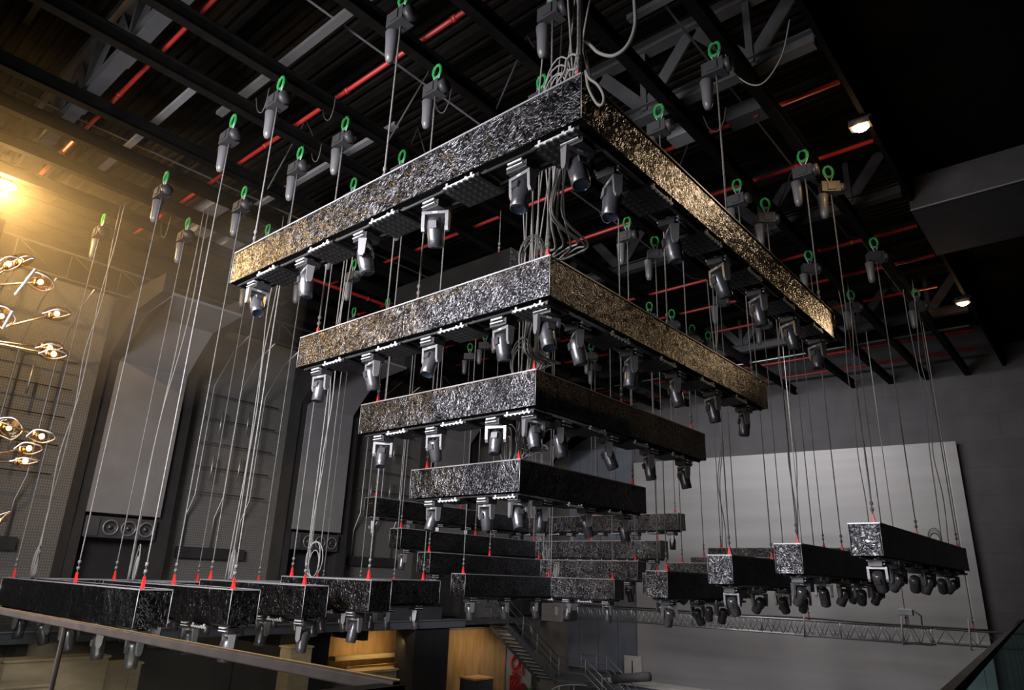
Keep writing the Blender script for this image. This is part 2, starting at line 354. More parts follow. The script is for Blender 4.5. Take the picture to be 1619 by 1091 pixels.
def frame(s, k):
    cx, cy, z, ax, ay = FR[s][k]; sx, sy = SG[s]; nm = RANK[s][k]
    tone = 'black glitter-film frame'
    lab = f'{nm} {tone}, {FLAB[s]}'
    t = thing('lighting_truss', lab, 'lighting frame', (cx, cy, z-H), (0,0,0), 'suspended L-shaped lighting frames')
    # plan outline of the L (local, corner at origin)
    def Q(u, v): return (sx*u, sy*v)
    out = [Q(0,0), Q(ax,0), Q(ax,W), Q(W,W), Q(W,ay), Q(0,ay)]
    if sx*sy < 0: out = out[::-1]
    # side cladding: outer skin and inner skin (a hollow ring of thin panels)
    n = len(out); b = MB()
    for i in range(n):
        p, q = out[i], out[(i+1) % n]; L = math.hypot(q[0]-p[0], q[1]-p[1]); d = ((q[0]-p[0])/L, (q[1]-p[1])/L); m = max(1, round(L/1.5)); nx, ny = -d[1], d[0]
        for j in range(m):
            a, c = L*j/m + (.004 if j else 0), L*(j+1)/m - (.004 if j < m-1 else 0)
            P = [(p[0]+d[0]*a, p[1]+d[1]*a), (p[0]+d[0]*c, p[1]+d[1]*c)]
            I = [(P[0][0]+nx*.02, P[0][1]+ny*.02), (P[1][0]+nx*.02, P[1][1]+ny*.02)]
            b.add([(*P[0],0.01),(*P[1],0.01),(*P[1],H),(*P[0],H),(*I[0],0.01),(*I[1],0.01),(*I[1],H),(*I[0],H)],
                  [(0,1,2,3),(5,4,7,6),(3,2,6,7),(1,0,4,5),(0,3,7,4),(2,1,5,6)])
    b.build('film_cladding', 'film', t)
    e = MB()
    for i in range(n):
        p, q = out[i], out[(i+1) % n]
        e.bar((*p, H), (*q, H), .022, .022); e.tube([(*p, .01), (*p, H)], .007, 4)
    e.build('edge_trim', 'edge_alu', t)['label'] = 'thin bare aluminium edge'
    ins = [Q(.03,.03), Q(ax-.03,.03), Q(ax-.03,W-.03), Q(W-.03,W-.03), Q(W-.03,ay-.03), Q(.03,ay-.03)]
    if sx*sy < 0: ins = ins[::-1]
    MB().prism(ins, H-.05, H-.03).build('top_cover', 'steel_grey' if s == 'L' else 'frame_black', t)
    MB().prism(ins, .02, .05).build('underside_plate', 'black_matte', t)
    br = MB()                                                           # lugs and rungs seen under the frame
    for leg, L in ((0, ax), (1, ay)):
        for off in (.12, W-.12):
            a = Q(.1, off) if leg == 0 else Q(off, .1); c = Q(L-.1, off) if leg == 0 else Q(off, L-.1)
            br.tube([(*a, -.02), (*c, -.02)], .025, 6)
        m = int(L/.75)
        for j in range(1, m):
            u = L*j/m; a = Q(u, .1) if leg == 0 else Q(.1, u); c = Q(u, W-.1) if leg == 0 else Q(W-.1, u)
            br.bar((*a, -.01), (*c, -.01), .05, .03)
    br.build('truss_rails', 'frame_black', t)
    # fixtures below: heads on a 1.5 m pitch from 1.05 m, panels half-way between
    PANS = {('N',0,0): [.25,.9,2.6,.1,1.9], ('N',1,0): [.2,.35,.15,.5], ('N',2,0): [.8,.5,1.2], ('N',3,0): [.3,.25]}
    far = s == 'F'
    for leg, L in ((0, ax), (1, ay)):
        ln = LEGN[s][leg]; i = 0; u = 1.05
        while u < L + .05:
            uu = min(u, L-.12); loc = Q(uu, W/2) if leg == 0 else Q(W/2, uu)
            rnd = random.Random(f'{s}{k}{leg}{i}')
            if s == 'N' and leg == 0: tilt, pan = (.18, .3, .25, .1, .5)[i % 5]*(1 if (i+k) % 2 else -1), PANS[('N',k,0)][i]-.4
            elif s == 'N': tilt, pan = rnd.choice([-.12, .15, .2, .35]), -.72+rnd.uniform(-.25,.25)
            elif s == 'R': tilt, pan = rnd.choice([.55, .7, .85]), rnd.uniform(-.3,.5)+(0 if i % 2 else .8)
            else: tilt, pan = rnd.uniform(-.2,.3), rnd.uniform(-1.4,.2)
            moving_head((cx+loc[0], cy+loc[1], z-H-.02), 0 if leg == 0 else PI/2, pan, tilt,
                        f'moving head {ORD[i]} from the corner under the {ln} of the {nm} frame', 'moving head stage lights under the frames', s != 'F')
            i += 1; u += 1.5
        i = 0; u = .37 if leg == 0 else 1.8
        while u < L - .3:
            loc = Q(u, W/2) if leg == 0 else Q(W/2, u)
            led_panel((cx+loc[0], cy+loc[1]+(.0), z-H-.03), (0 if sy > 0 or True else PI) if leg == 0 else (PI/2 if sx < 0 else -PI/2),
                      f'flat LED panel {ORD[i]} from the corner under the {ln} of the {nm} frame', 'flat LED panels under the frames')
            i += 1; u += 1.5
    # an extra head close to the inner corner of the near frames
    if s == 'N':
        loc = Q(.85, 1.15) if k else Q(.62, 1.5)
        moving_head((cx+sx*W/2*.9, cy+sy*.28, z-H-.02), 0, 1.2, -.3, f'moving head right under the corner of the {nm} frame', 'moving head stage lights under the frames')
    # suspension: corner, both ends and (long legs) the middle
    spots = [('corner', .16, .16), (f'end of the {LEGN[s][0]}', ax-.3, W/2*.6), (f'end of the {LEGN[s][1]}', W/2*.6, ay-.3)]
    if ax > 5.5: spots.append((f'middle of the {LEGN[s][0]}', ax*.5, W/2))
    if ay > 5.5: spots.append((f'middle of the {LEGN[s][1]}', W/2, ay*.5))
    for nme, u, v in spots:
        qx, qy = Q(u, v); x, y = cx+qx, cy+qy
        rope(x, y, z, ANCHOR-.69, f'steel rope to the {nme} of the {nm} frame', .016 if s == 'N' else .0145)
        hoist(x, y, f'green-slung hoist above the {nme} of the {nm} frame', rz=0 if s in 'NL' else .6)
    return t
for s in 'NFLR':
    for k in range(4): frame(s, k)

# ------------------------------------------------------------------ power cables
def cable(pts, r, label, m='cable_grey', name='power_cable', s=6, group=None, n=6):
    o = MB().tube(smooth_path(pts, s), r, n).build(name, m); return tag(o, label, 'cable', group)
def coil(x, y, z, r, label, seed):
    rnd = random.Random(seed); b = MB(); tilt = rnd.uniform(-.6, .2)
    for j in range(4):
        rr = r*rnd.uniform(.7, 1.1); ph = rnd.uniform(-.35,.35)+tilt
        pts = [(math.cos(ph)*rr*.62*math.sin(a), math.sin(ph)*rr*.62*math.sin(a), rr*(1-math.cos(a))) for a in [2*PI*i/18 for i in range(18)]]
        b.tube(pts, .012, 5, True)
    return tag(b.build('cable_coil', 'cable_grey', None, (x, y, z)), label, 'cable', 'coiled power cables on the frames')
for s in 'NFLR':
    for k in range(4):
        cx, cy, z, ax, ay = FR[s][k]; sx, sy = SG[s]; nm = RANK[s][k]
        x, y = cx+sx*.45, cy+sy*.4
        for j in range(3 if s == 'N' else 2 if s in 'LR' else 1):
            rnd = random.Random(f'c{s}{k}{j}'); pts = []; top = 11.2; n = max(4, int((top-z)/1.3))
            bx, by = rnd.uniform(-.12,.12), rnd.uniform(-.12,.12)
            for i in range(n+1):
                f = i/n; w = math.sin(PI*f)*.10
                pts.append((x + bx*(1-f) + rnd.uniform(-w, w) + .3*f*j, y + by*(1-f) + rnd.uniform(-w, w), z+.02 + (top-z)*f))
            cable(pts, .014, f'{("outer", "middle", "inner")[j]} grey power cable rising from the corner of the {nm} frame', group='grey power cables rising from the frames')
        coil(x + sx*.2, y, z, .38 if s in 'LN' else .26, f'loose coil of grey cable by the corner of the {nm} frame', f'{s}{k}')
# bundle of cables that steps down through the near frames and fans out over each lower corner
for k in range(3):
    c0, c1 = FR['N'][k], FR['N'][k+1]
    for j in range(6):
        rnd = random.Random(f'd{k}{j}')
        a = Vector((c0[0]-.75+rnd.uniform(-.12,.12), c0[1]+.62+rnd.uniform(-.1,.1), c0[2]-.62)); e = Vector((c1[0]-.35+rnd.uniform(-.15,.15), c1[1]+.3+rnd.uniform(-.1,.1), c1[2]))
        m1 = a.lerp(e, .35)+Vector((rnd.uniform(-.1,.1), rnd.uniform(-.1,.1), -.15)); sw = rnd.uniform(.1,.42)
        m2 = a.lerp(e, .75)+Vector((sw, sw*.8, .05)); m3 = e+Vector((sw*.9, sw*.6, rnd.uniform(.18,.35)))
        cable([a, m1, m2, m3, e+Vector((0,0,.01))], .015, f'grey cable, {ORD[j]} of the fan dropping onto the {RANK["N"][k+1]} frame', group='grey cables fanning down between the near frames')
cable([at_y(1001,-60,-6.2), at_y(1003,0,-6.2), at_y(1004,40,-6.2), at_y(992,72,-6.2), at_y(970,88,-6.2), at_y(948,84,-6.2), at_y(934,72,-6.2), at_y(922,64,-6.2), at_y(924,80,-6.2), at_y(929,105,-6.2), at_y(932,122,-6.2)], .022, 'thick pale cable sweeping up from the topmost corner in a loop', 'cable_grey')
cable([at_y(926,112,-6.6), at_y(931,140,-6.6), at_y(944,164,-6.6), at_y(953,164,-6.6), at_y(954,150,-6.6), at_y(945,134,-6.6), at_y(932,124,-6.6), at_y(926,112,-6.6)], .017, 'hanging teardrop loop of pale cable right of the topmost corner', 'cable_grey')
cable([at_y(880,133,-6.3), at_y(893,112,-6.3), at_y(896,95,-6.3), at_y(906,86,-6.3), at_y(914,92,-6.3), at_y(911,108,-6.3), at_y(900,112,-6.3), at_y(893,128,-6.3)], .016, 'tangle of pale cable left of the topmost corner', 'cable_grey')
cable([at_y(918,-40,-6.28), at_y(918,40,-6.28), at_y(916,100,-6.28), at_y(912,117,-6.28)], .03, 'thick grey hose dropping onto the topmost corner', 'cable_grey')

# ------------------------------------------------------------------ ceiling
def ibeam(b, p0, p1, w, h, tw=.02, tf=.025, vert=True):
    p0, p1 = Vector(p0), Vector(p1); u = Vector((0,0,1))
    b.bar(p0+u*(tf/2), p1+u*(tf/2), w, tf); b.bar(p0+u*(h-tf/2), p1+u*(h-tf/2), w, tf); b.bar(p0+u*h/2, p1+u*h/2, tw, h-2*tf)
bw = lambda x: 23.33 + (x-5)*math.tan(math.radians(5.5))                # the back wall's line
for i, x in enumerate([-12.6, -11.1, -9.6, -8.05, -6.45, -4.95, -2.45, -.9, 1.75, 3.3, 4.75, 6.3]):
    b = MB(); ibeam(b, (x,-14.8,ANCHOR), (x,bw(x)-.05,ANCHOR), .2, .32)
    struct('ceiling_beam', b, 'steel_black', f'black steel ceiling beam running into the hall, {ORD[i]} from the left', 'ceiling beam')
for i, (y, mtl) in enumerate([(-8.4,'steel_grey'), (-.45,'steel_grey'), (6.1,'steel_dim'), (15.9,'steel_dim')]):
    b = MB(); x0, x1 = -13.8, 7.5; ibeam(b, (x0,y,11.3), (x1,y,11.3), .26, .3)
    ibeam(b, (x0,y,13.0), (x1,y,13.0), .3, .25)
    n = 9
    for j in range(n):
        xa, xb = x0+(x1-x0)*j/n, x0+(x1-x0)*(j+1)/n; xm = (xa+xb)/2
        b.bar((xa,y,13.05), (xm,y,11.55), .3, .05, (0,1,0)); b.bar((xm,y,11.55), (xb,y,13.05), .3, .05, (0,1,0))
        b.bar((xm,y,11.5), (xm,y,13.05), .14, .14)
        b.box((xm-.28,y-.15,11.27), (xm+.28,y+.15,11.3))
    struct('roof_truss', b, mtl, ['wide pale grey roof truss nearest the viewer at upper left', 'pale grey roof truss with V braces right of the topmost corner', 'dim grey roof truss across the middle of the ceiling', 'dim grey roof truss nearest the back wall'][i], 'roof truss')
b = MB(); poly = []; y = -15.0
while y < 24:
    poly += [(y, 13.25), (y+.09, 13.25), (y+.12, 13.33), (y+.20, 13.33), (y+.23, 13.25)]; y += .24
vs = [(x, yy, zz) for x in (-14.6, 7.6) for yy, zz in poly]; n = len(poly)
b.add(vs, [(i, i+1, n+i+1, n+i) for i in range(n-1)])
o = struct('ceiling', b, 'deck_dark', 'dark ribbed metal ceiling deck high above the rig', 'ceiling')
b = MB(); yy = -14.5
for i in range(24):
    y0 = -14.4 + i*1.55
    if all(abs(y0-q) > .3 for q in (-8.4,-.45,6.1,15.9)): b.bar((-14.2,y0,12.7), (7.5,y0,12.7), .12, .2)
struct('ceiling_joists', b, 'steel_black', 'thin dark joists under the ceiling deck', 'ceiling joists')
# right-hand soffit, bulkhead
struct('ceiling_soffit', MB().box((7.62,-15,12.2), (14.5,26,12.4)).box((7.6,-15,11.2), (7.7,6.4,12.4)).box((7.6,9.6,11.2), (7.7,24,12.4)), 'soffit_black', 'black lowered ceiling over the right-hand balcony', 'ceiling')
o = thing('ceiling_bulkhead', 'boxed black bulkhead with a bright metal lower edge at upper right', 'bulkhead', (0,0,0), kind='structure')
MB().box((7.6,6.4,10.95), (14,9.6,11.85)).build('box_casing', 'trim_charcoal', o)
MB().box((7.6,6.37,10.93), (14,6.41,10.96)).build('metal_edge', 'alu', o)['label'] = 'bright metal edge strip'

def pipe(p0, p1, r, label, m='red_pipe', name='sprinkler_pipe', cat='pipe', drops=0):
    b = MB(); p0, p1 = Vector(p0), Vector(p1); b.tube([p0, p1], r, 8)
    t = b.build(name, m); tag(t, label, cat, 'red sprinkler pipes under the ceiling' if m == 'red_pipe' else None)
    if drops:
        for j in range(drops):
            q = p0.lerp(p1, (j+.5)/drops)
            c = MB().lathe([(r*1.25,-.05),(r*1.35,-.05),(r*1.35,.05),(r*1.25,.05)], 8, Matrix.Translation(q) @ (Vector((0,0,1)).rotation_difference((p1-p0).normalized()).to_matrix().to_4x4()))
            c.build('coupling', 'red_pipe', t)
    return t
pl = [(-7.95,-13.5,7.5,'nearest the viewer, beside the first pale truss'), (-4.92,-12,7.4,'crossing the upper middle left of the topmost corner'), (1.1,-13,7.5,'just beyond the V-braced truss'),
      (3.6,-13,7.5,'passing in front of the lit hoists at right'), (8.5,-13,7.4,'behind the middle truss, below the bulkhead'), (10.8,-13,7.4,'second beyond the middle truss'), (13.4,-13,7.0,'third beyond the middle truss'), (18.8,-12,7.2,'second from the back wall'), (21.3,-12,7.0,'closest to the back wall')]
for y, xa, xb, d in pl: pipe((xa,y,11.5), (xb,y,11.5), .05, f'red sprinkler pipe {d}', drops=6)
pipe((-10.3,-9,11.45), (-10.0,-2.6,11.45), .075, 'thick red pipe running into the hall at upper left', drops=3)
pipe((-10.0,-2.6,11.45), (-9.2,8,11.45), .07, 'thick red pipe continuing past the grey ducts at left', drops=3)
for y, xa, xb, w, d, m in ((-6.1,-4,3.2,.16,'above the left leg of the topmost frame','alu'), (-2.7,4.9,6.6,.14,'right of the topmost corner, high up','alu'), (-3.3,-8,-1,.14,'over the left frames','duct_grey'), (-6.9,-9.5,-3.4,.14,'at upper left under the deck','duct_grey')):
    b = MB().box((xa,y-w/2,11.7), (xb,y+w/2,11.72)).box((xa,y-w/2,11.72), (xb,y-w/2+.015,11.8)).box((xa,y+w/2-.015,11.72), (xb,y+w/2,11.8))
    tag(b.build('cable_tray', m), f'pale metal cable tray {d}', 'cable tray')
pipe((-13,17.2,11.2), (7.3,17.2,11.2), .035, 'thin pale conduit rail crossing behind the topmost right end', 'alu', 'conduit_pipe', 'conduit')
for i, (px, py, dx) in enumerate(((1185,182,.9), (330,335,1.6), (320,365,1.2), (365,385,1.0), (1080,215,.6))):
    q = at_z(px, py, 11.55)
    b = MB().box((q.x-dx/2,q.y-.22,11.45), (q.x+dx/2,q.y+.22,11.8)).box((q.x-dx/2-.02,q.y-.24,11.6), (q.x-dx/2+.03,q.y+.24,11.82))
    tag(b.build('ventilation_duct', 'duct_grey' if i else 'motor_grey'), ['small grey ceiling box beside the lit beam at upper right', 'upper pale duct box left of the topmost frame', 'lower pale duct box left of the topmost frame', 'pale duct box just above the tip of the topmost left leg', 'grey ceiling box under the right pipe'][i], 'duct')
for i, x in enumerate((-11.8, -7.2, -3.7, .35, 2.55, 5.5)):
    tag(MB().tube([(x,-14,11.95), (x,9,11.95), (x+.25,9.3,11.95), (x+.25,20,11.95)], .025, 6).build('conduit_pipe', 'steel_grey'), f'thin grey conduit running into the hall above the pipes, {ORD[i]} from the left', 'conduit', 'thin grey conduits above the pipes')
for i, (x0, x1, y) in enumerate(((-2.4,-.95,-2.2), (-.9,1.7,-3.6), (1.75,3.3,-2.9), (-4.9,-2.5,-4.2), (3.3,4.75,1.9), (-6.4,-4.95,-.6), (4.8,6.3,4.7), (.2,1.75,-1.2))):
    b = MB().tube([(x0,y,11.0), ((x0+x1)/2,y+.1,12.65)], .022, 6).tube([(x1,y,11.0), ((x0+x1)/2,y+.1,12.65)], .022, 6)
    tag(b.build('brace_rod', 'steel_grey'), f'slim V-shaped brace rod pair between ceiling beams, {ORD[i]} of eight', 'brace', 'slim brace rods between the ceiling beams')
for i, (px, py, w) in enumerate(((415,150,.5), (520,165,.45), (500,235,.4), (262,350,.6), (1195,60,1.2), (1130,180,.5), (700,150,.5), (960,330,.5))):
    q = at_z(px, py, 11.0)
    cable([q+Vector((-w/2,0,.05)), q+Vector((-w*.3,.02,-w*.55)), q+Vector((0,.05,-w*.8)), q+Vector((w*.32,.03,-w*.5)), q+Vector((w/2,0,.05))], .014, ['slack cable loop by the second beam at upper left', 'slack cable loop over the middle of the topmost left leg', 'slack cable loop just above the topmost left leg', 'slack cable loop beside the thick red pipe at left', 'long slack cable under the V braces at upper right', 'slack cable loop beside the grey box at upper right', 'slack cable loop high above the topmost left leg', 'slack cable loop under the topmost right leg'][i], 'cable_grey' if i == 4 else 'motor_grey')
# straight bar glimpsed over the second near frame
pa = at_d(808, 391, 17.2); pb = at_y(628, 453, pa.y)
t = thing('box_truss', 'plain straight black bar glimpsed just above the second near frame', 'lighting bar', (pb.x, pa.y, pa.z-.62))
MB().box((0,0,.012), (pa.x-pb.x-.02,.55,.62)).build('dark_casing', 'soffit_black', t)
MB().box((pa.x-pb.x-.02,-.003,.0), (pa.x-pb.x,.553,.622)).build('end_cap', 'film', t)['label'] = 'glittering end cap'
for i, fx in enumerate((.15, .85)): rope(pb.x+(pa.x-pb.x)*fx, pa.y+.27, pa.z, 11.0, f'steel rope holding the {("left", "right")[i]} end of the plain straight bar', .013, 'ropes holding the straight bar')
# catwalk lattice at the left end of the ceiling
b = MB()
for z in (9.7, 10.5):
    b.tube([(-12.2,-9,z), (-12.2,14,z)], .04, 6)
for j in range(17):
    y0 = -9+j*1.4; b.tube([(-12.2,y0,9.7), (-12.2,y0,10.5)], .03, 5); b.tube([(-12.2,y0,10.5), (-12.2,y0+1.2,9.7)], .02, 5)
tag(b.build('lattice_girder', 'steel_dim'), 'dim lattice girder along the top of the left wall', 'girder')

# ------------------------------------------------------------------ walls
FLOOR = -3.8
struct('floor', MB().box((-15,-15,FLOOR-.1), (14.5,26,FLOOR)), 'floor_grey', 'dark hall floor far below the rig', 'floor')
struct('wall_left', MB().box((-14.2,-15,0.0), (-13.8,bw(-13.8)+.3,10.15)), 'wall_fabric', 'left wall covered in grey open-weave fabric', 'wall')
struct('wall_left_upper', MB().box((-14.8,-15,10.15), (-14.6,23,13.6)), 'wall_dark', 'dark upper strip of the left wall', 'wall')
struct('wall_left_lower', MB().box((-14.2,-15,FLOOR), (-13.8,bw(-13.8)+.3,0.0)), 'lower_wall', 'dark wall under the left mezzanine', 'wall')
th = math.radians(5.5); Mw = Matrix.Translation((5, 23.33, 0)) @ Matrix.Rotation(th, 4, 'Z')
o = struct('wall_back', MB().box((-20,0,FLOOR), (10,.3,13.5)), 'concrete_dark', 'dark grey panelled back wall', 'wall'); o.matrix_world = Mw
struct('wall_right', MB().box((14.3,-15,FLOOR), (14.5,26,13.5)), 'wall_dark', 'dark right-hand wall behind the balcony', 'wall')
struct('wall_near', MB().box((-15,-15.3,FLOOR), (14.5,-15,13.5)), 'wall_dark', 'dark wall behind the viewer', 'wall')
# silver screen: stands a little off the wall
def wl(px, py, off=.32):
    n = Vector((-math.sin(th), math.cos(th), 0)); p = Vector((5, 23.33, 0)) - n*off; d = ray(px, py); return CP + d*((p-CP).dot(n)/d.dot(n))
a, c = Mw.inverted() @ wl(1002,735), Mw.inverted() @ wl(1510,694)
b = MB().box((a.x,-.34,FLOOR), (c.x,-.26,(a.z+c.z)/2)).box((a.x+.5,-.26,2), (a.x+.6,0,2.1)).box((c.x-.6,-.26,2), (c.x-.5,0,2.1))
o = tag(b.build('projection_screen', 'screen_silver'), 'huge silver projection screen covering most of the back wall', 'screen'); o.matrix_world = Mw
# blue-grey boarded part left of the screen
for i in range(4):
    x0 = -18.3+ i*.0; w = 1.15; xa = a.x - .06 - (i+1)*w
    o = tag(MB().box((xa+.012,-.14,FLOOR+1.2), (xa+w-.012,-.02,9.0)).build('wall_board', 'blue_panel'), f'tall blue-grey wall board {ORD[i]} left of the silver screen', 'wall board', 'tall blue-grey boards left of the screen'); o.matrix_world = Mw

# pilasters with bent acoustic panels, speakers, trims
for i, y0 in enumerate((-10.95, -4.0, 2.95, 9.95, 16.4)):
    nm = ['off at the far left edge', 'largest, left of centre', 'second, behind the near frames', 'third, mostly hidden by the frames', 'furthest, by the back corner'][i]
    y1 = y0+2.15; t = thing('acoustic_panel', f'bent grey wall panel folding over at the top, {nm}', 'wall panel', (-13,y0,0), group='bent grey panels along the left wall')
    prof = [(0,3.22), (0,7.87), (1.3,9.25), (3.1,9.45), (3.1,9.37), (1.33,9.17), (-.06,7.9), (-.06,3.22)]
    MB().prism([(p[0], p[1]) for p in prof], 0, -2.15, Matrix(((1,0,0,0),(0,0,-1,0),(0,1,0,0),(0,0,0,1)))).build('panel_face', 'pilaster_grey', t)
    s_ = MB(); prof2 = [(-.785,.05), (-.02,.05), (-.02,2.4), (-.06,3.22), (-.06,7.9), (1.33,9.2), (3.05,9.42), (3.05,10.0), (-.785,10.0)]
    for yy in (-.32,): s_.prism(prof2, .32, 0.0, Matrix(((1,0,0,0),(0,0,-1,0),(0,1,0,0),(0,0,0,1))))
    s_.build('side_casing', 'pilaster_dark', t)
    MB().prism([(p[0]-(.12 if p[0] > -.5 else 0), p[1]) for p in prof2], -2.15, -2.6, Matrix(((1,0,0,0),(0,0,-1,0),(0,1,0,0),(0,0,0,1)))).build('casing_and_shadow', 'pilaster_dark', t)  # black casing, widened to stand in for the shadow beside the panel too
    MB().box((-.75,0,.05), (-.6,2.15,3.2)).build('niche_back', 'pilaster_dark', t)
    MB().box((-.03,-.335,.05), (.01,-.30,7.9)).build('corner_strip', 'steel_dim', t)
    sp = thing('loudspeaker', f'black three-driver speaker below the grey wall panel {nm}', 'speaker', (-13.12, y0, 0), group='three-driver speakers under the grey panels')
    MB().box((-.5,.05,2.5), (.1,2.12,3.12)).build('cabinet', 'speaker_black', sp, bevel=.02)
    MB().box((.1,.1,2.55), (.14,.42,3.07)).build('side_grille', 'trim_charcoal', sp)
    for j in range(3):
        Mc = Matrix.Translation((.1, .76+j*.52, 2.81)) @ Matrix.Rotation(PI/2, 4, 'Y')
        d = MB().lathe([(.23,0),(.235,.03),(.2,.04),(.185,.02)], 24, Mc).build('driver_ring', 'ring_grey', sp)
        MB().lathe([(.185,.022),(.12,.0),(.08,-.02),(.07,.015),(0,.03)], 20, Mc).build('driver_cone', 'cone_black', d)
# bent pipe racks on the fabric wall
for i, (y0, ztop) in enumerate(((-7.6, 7.9), (-.65, 7.9), (6.3, 7.9))):
    t = thing('pipe_rack', ['bent pipe rack at the left edge behind the chandelier', 'bent pipe rack between the two large grey panels', 'bent pipe rack glimpsed between the lower frames'][i], 'pipe rack', (-13.45,y0,0), group='bent pipe racks on the left wall')
    for j, yy in enumerate((0, 1.0, 2.0)):
        MB().tube([(-.2,yy-.1,2.3), (-.2,yy-.1,3.4), (0,yy,4.1), (0,yy,ztop), (1.0,yy,ztop+1.1), (1.9,yy,ztop+1.5)], .028, 6).build('upright_pipe', 'alu', t)
    for j in range(5):
        z = 4.2+j*.85
        MB().tube([(-.03,-.35,z), (-.03,2.6,z)], .018, 5).build('cross_bar', 'steel_dim', t)
    for j, (yy, z) in enumerate(((.45,6.2), (1.45,6.4), (.4,4.6), (1.4,4.7))):
        MB().tube([(.03,yy,z), (.03,yy,z+.85)], .035, 6).build('tube_light', 'alu', t)
    MB().box((-.3,-.2,2.05), (-.15,2.2,2.4)).build('base_tray', 'steel_dim', t)

# ------------------------------------------------------------------ left mezzanine, stairs, ground-floor fittings
t = thing('mezzanine', 'charcoal mezzanine ledge along the left wall with bright upper edge', 'mezzanine', (0,0,0), kind='structure')
MB().box((-13.8,-15,-.2), (-11.2,10.5,.08)).build('slab', 'blue_panel', t)
MB().box((-11.22,-15,.07), (-11.15,10.5,.1)).build('edge_strip', 'alu', t)
MB().box((-13.8,10.5,-.12), (-11.2,16.8,-.02)).build('landing', 'stair_steel', t)
for j in range(6):
    y0 = -9+3.6*j; MB().box((-13.6,y0,-.55), (-11.4,y0+.25,-.2)).build('joist', 'pilaster_dark', t)
t = thing('mezzanine_counter', 'long dark counter with pale items along the mezzanine edge', 'counter', (0,0,0))
MB().box((-12.3,-2,.08), (-11.7,9.6,.62)).build('body', 'trim_charcoal', t); MB().box((-12.4,-2.05,.62), (-11.6,9.65,.68)).build('countertop', 'black_gloss', t)
for i, (px, py, w, h) in enumerate(((622,957,.12,.3), (648,955,.35,.16), (637,959,.14,.2), (762,950,.5,.3), (778,952,.55,.36))):
    q = at_x(px, py, -12.0)
    tag(MB().box((q.x-.1,q.y-w/2,.68), (q.x+.1,q.y+w/2,.68+h)).box((q.x-.11,q.y-w/2+.02,.68+h), (q.x+.11,q.y+w/2-.02,.7+h)).build('glassware_crate', 'concrete_pale' if i < 3 else 'bag_grey'),
        ['white box at the left end of the bright row on the mezzanine', 'wide white tray right in the bright row on the mezzanine', 'small white box between the two others on the mezzanine', 'left grey crate on the mezzanine counter by the stairs', 'right grey crate on the mezzanine counter by the stairs'][i], 'crate')
# equipment box at the end of the landing
t = thing('control_booth', 'grey booth box at the end of the landing, right of the stairs', 'booth', (-10.3,16.2,0))
MB().box((-.9,-.6,-.05), (.3,.7,.72)).build('casing', 'duct_grey', t, bevel=.02); MB().box((-.1,-.62,.25), (.05,-.60,.6)).build('dial_plate', 'white_plastic', t); MB().box((.31,-.5,.0), (.34,.6,.45)).build('side_panel', 'black_gloss', t)
# stairs descending into the hall
t = thing('staircase', 'dark steel staircase dropping from the mezzanine end to a lower landing', 'staircase', (-11.2,13.2,-.1))
n = 14; dz, dy = .178, .262
for j in range(n):
    MB().box((-1.0,j*dy,-dz*(j+1)-.03), (0,(j+1)*dy+.03,-dz*(j+1))).box((-1.0,j*dy,-dz*(j+1)), (0,j*dy+.015,-dz*j)).build('tread', 'stair_steel', t)
    MB().box((-.99,j*dy-.012,-dz*(j+1)-.02), (.045,j*dy+.02,-dz*(j+1)+.012)).build('lit_edge_strip', 'alu', t)  # pale strip standing in for the light caught on each tread edge
for x in (-1.02, .02):
    MB().bar((x,0,-.16), (x,n*dy,-n*dz-.16), .04, .26).build('stringer', 'stair_steel', t)
for x in (-1.02, .02):
    r = MB()
    for h in (.95, .62, .32): r.tube([(x,-.4,h), (x,0,h), (x,n*dy,-n*dz+h)], .022, 6)
    for j in range(0, n+1, 4): r.tube([(x,j*dy,-j*dz-.1), (x,j*dy,-j*dz+.95)], .022, 6)
    r.build('handrail', 'ring_grey', t)
yl = 13.2+n*dy; zl = -.1-n*dz
t2 = thing('stair_landing', 'railed landing at the foot of the first stair flight', 'stair landing', (-11.2,yl,zl))
MB().box((-1.1,0,-.15), (1.6,1.9,-.02)).build('platform', 'stair_steel', t2)
r = MB()
for h in (.95,.62,.32): r.tube([(0.1,1.85,h), (1.6,1.85,h), (3.4,1.7,h-1.25)], .022, 6)
for x, h in ((.1,0), (1.0,0), (1.6,0), (2.5,-.62), (3.4,-1.25)): r.tube([(x,1.85-.04*x,h-.02), (x,1.85-.04*x,h+.95)], .022, 6)
r.build('back_handrail', 'ring_grey', t2)
r = MB()
for h in (.95,.62,.32): r.tube([(0.1,.02,h), (1.6,.02,h), (3.4,.02,h-1.25)], .022, 6)
for x, h in ((.1,0), (1.6,0), (2.5,-.62), (3.4,-1.25)): r.tube([(x,.02,h-.02), (x,.02,h+.95)], .022, 6)
r.build('front_handrail', 'ring_grey', t2)
for j in range(7): MB().box((1.6+j*.26,.05,-.18*(j+1)-.03), (1.88+j*.26,1.85,-.18*(j+1))).build('lower_tread', 'stair_steel', t2)
MB().tube([(2.4,1.1,.15), (4.3,1.1,.45)], .2, 12).build('vent_tube', 'steel_grey', t2)
# curved lower handrail
tag(MB().tube(smooth_path([(-10.6,15.2,-3.6), (-10.5,15.4,-3.0), (-10.2,15.7,-2.72), (-9.6,16.0,-2.62), (-9.0,16.2,-2.6)], 6), .03, 6).tube([(-10.2,15.7,-3.7), (-10.2,15.7,-2.72)], .025, 6).tube([(-9.6,16.0,-3.7), (-9.6,16.0,-2.62)], .025, 6).build('curved_handrail', 'ring_grey'), 'curved steel handrail at the foot of the stairs', 'handrail')
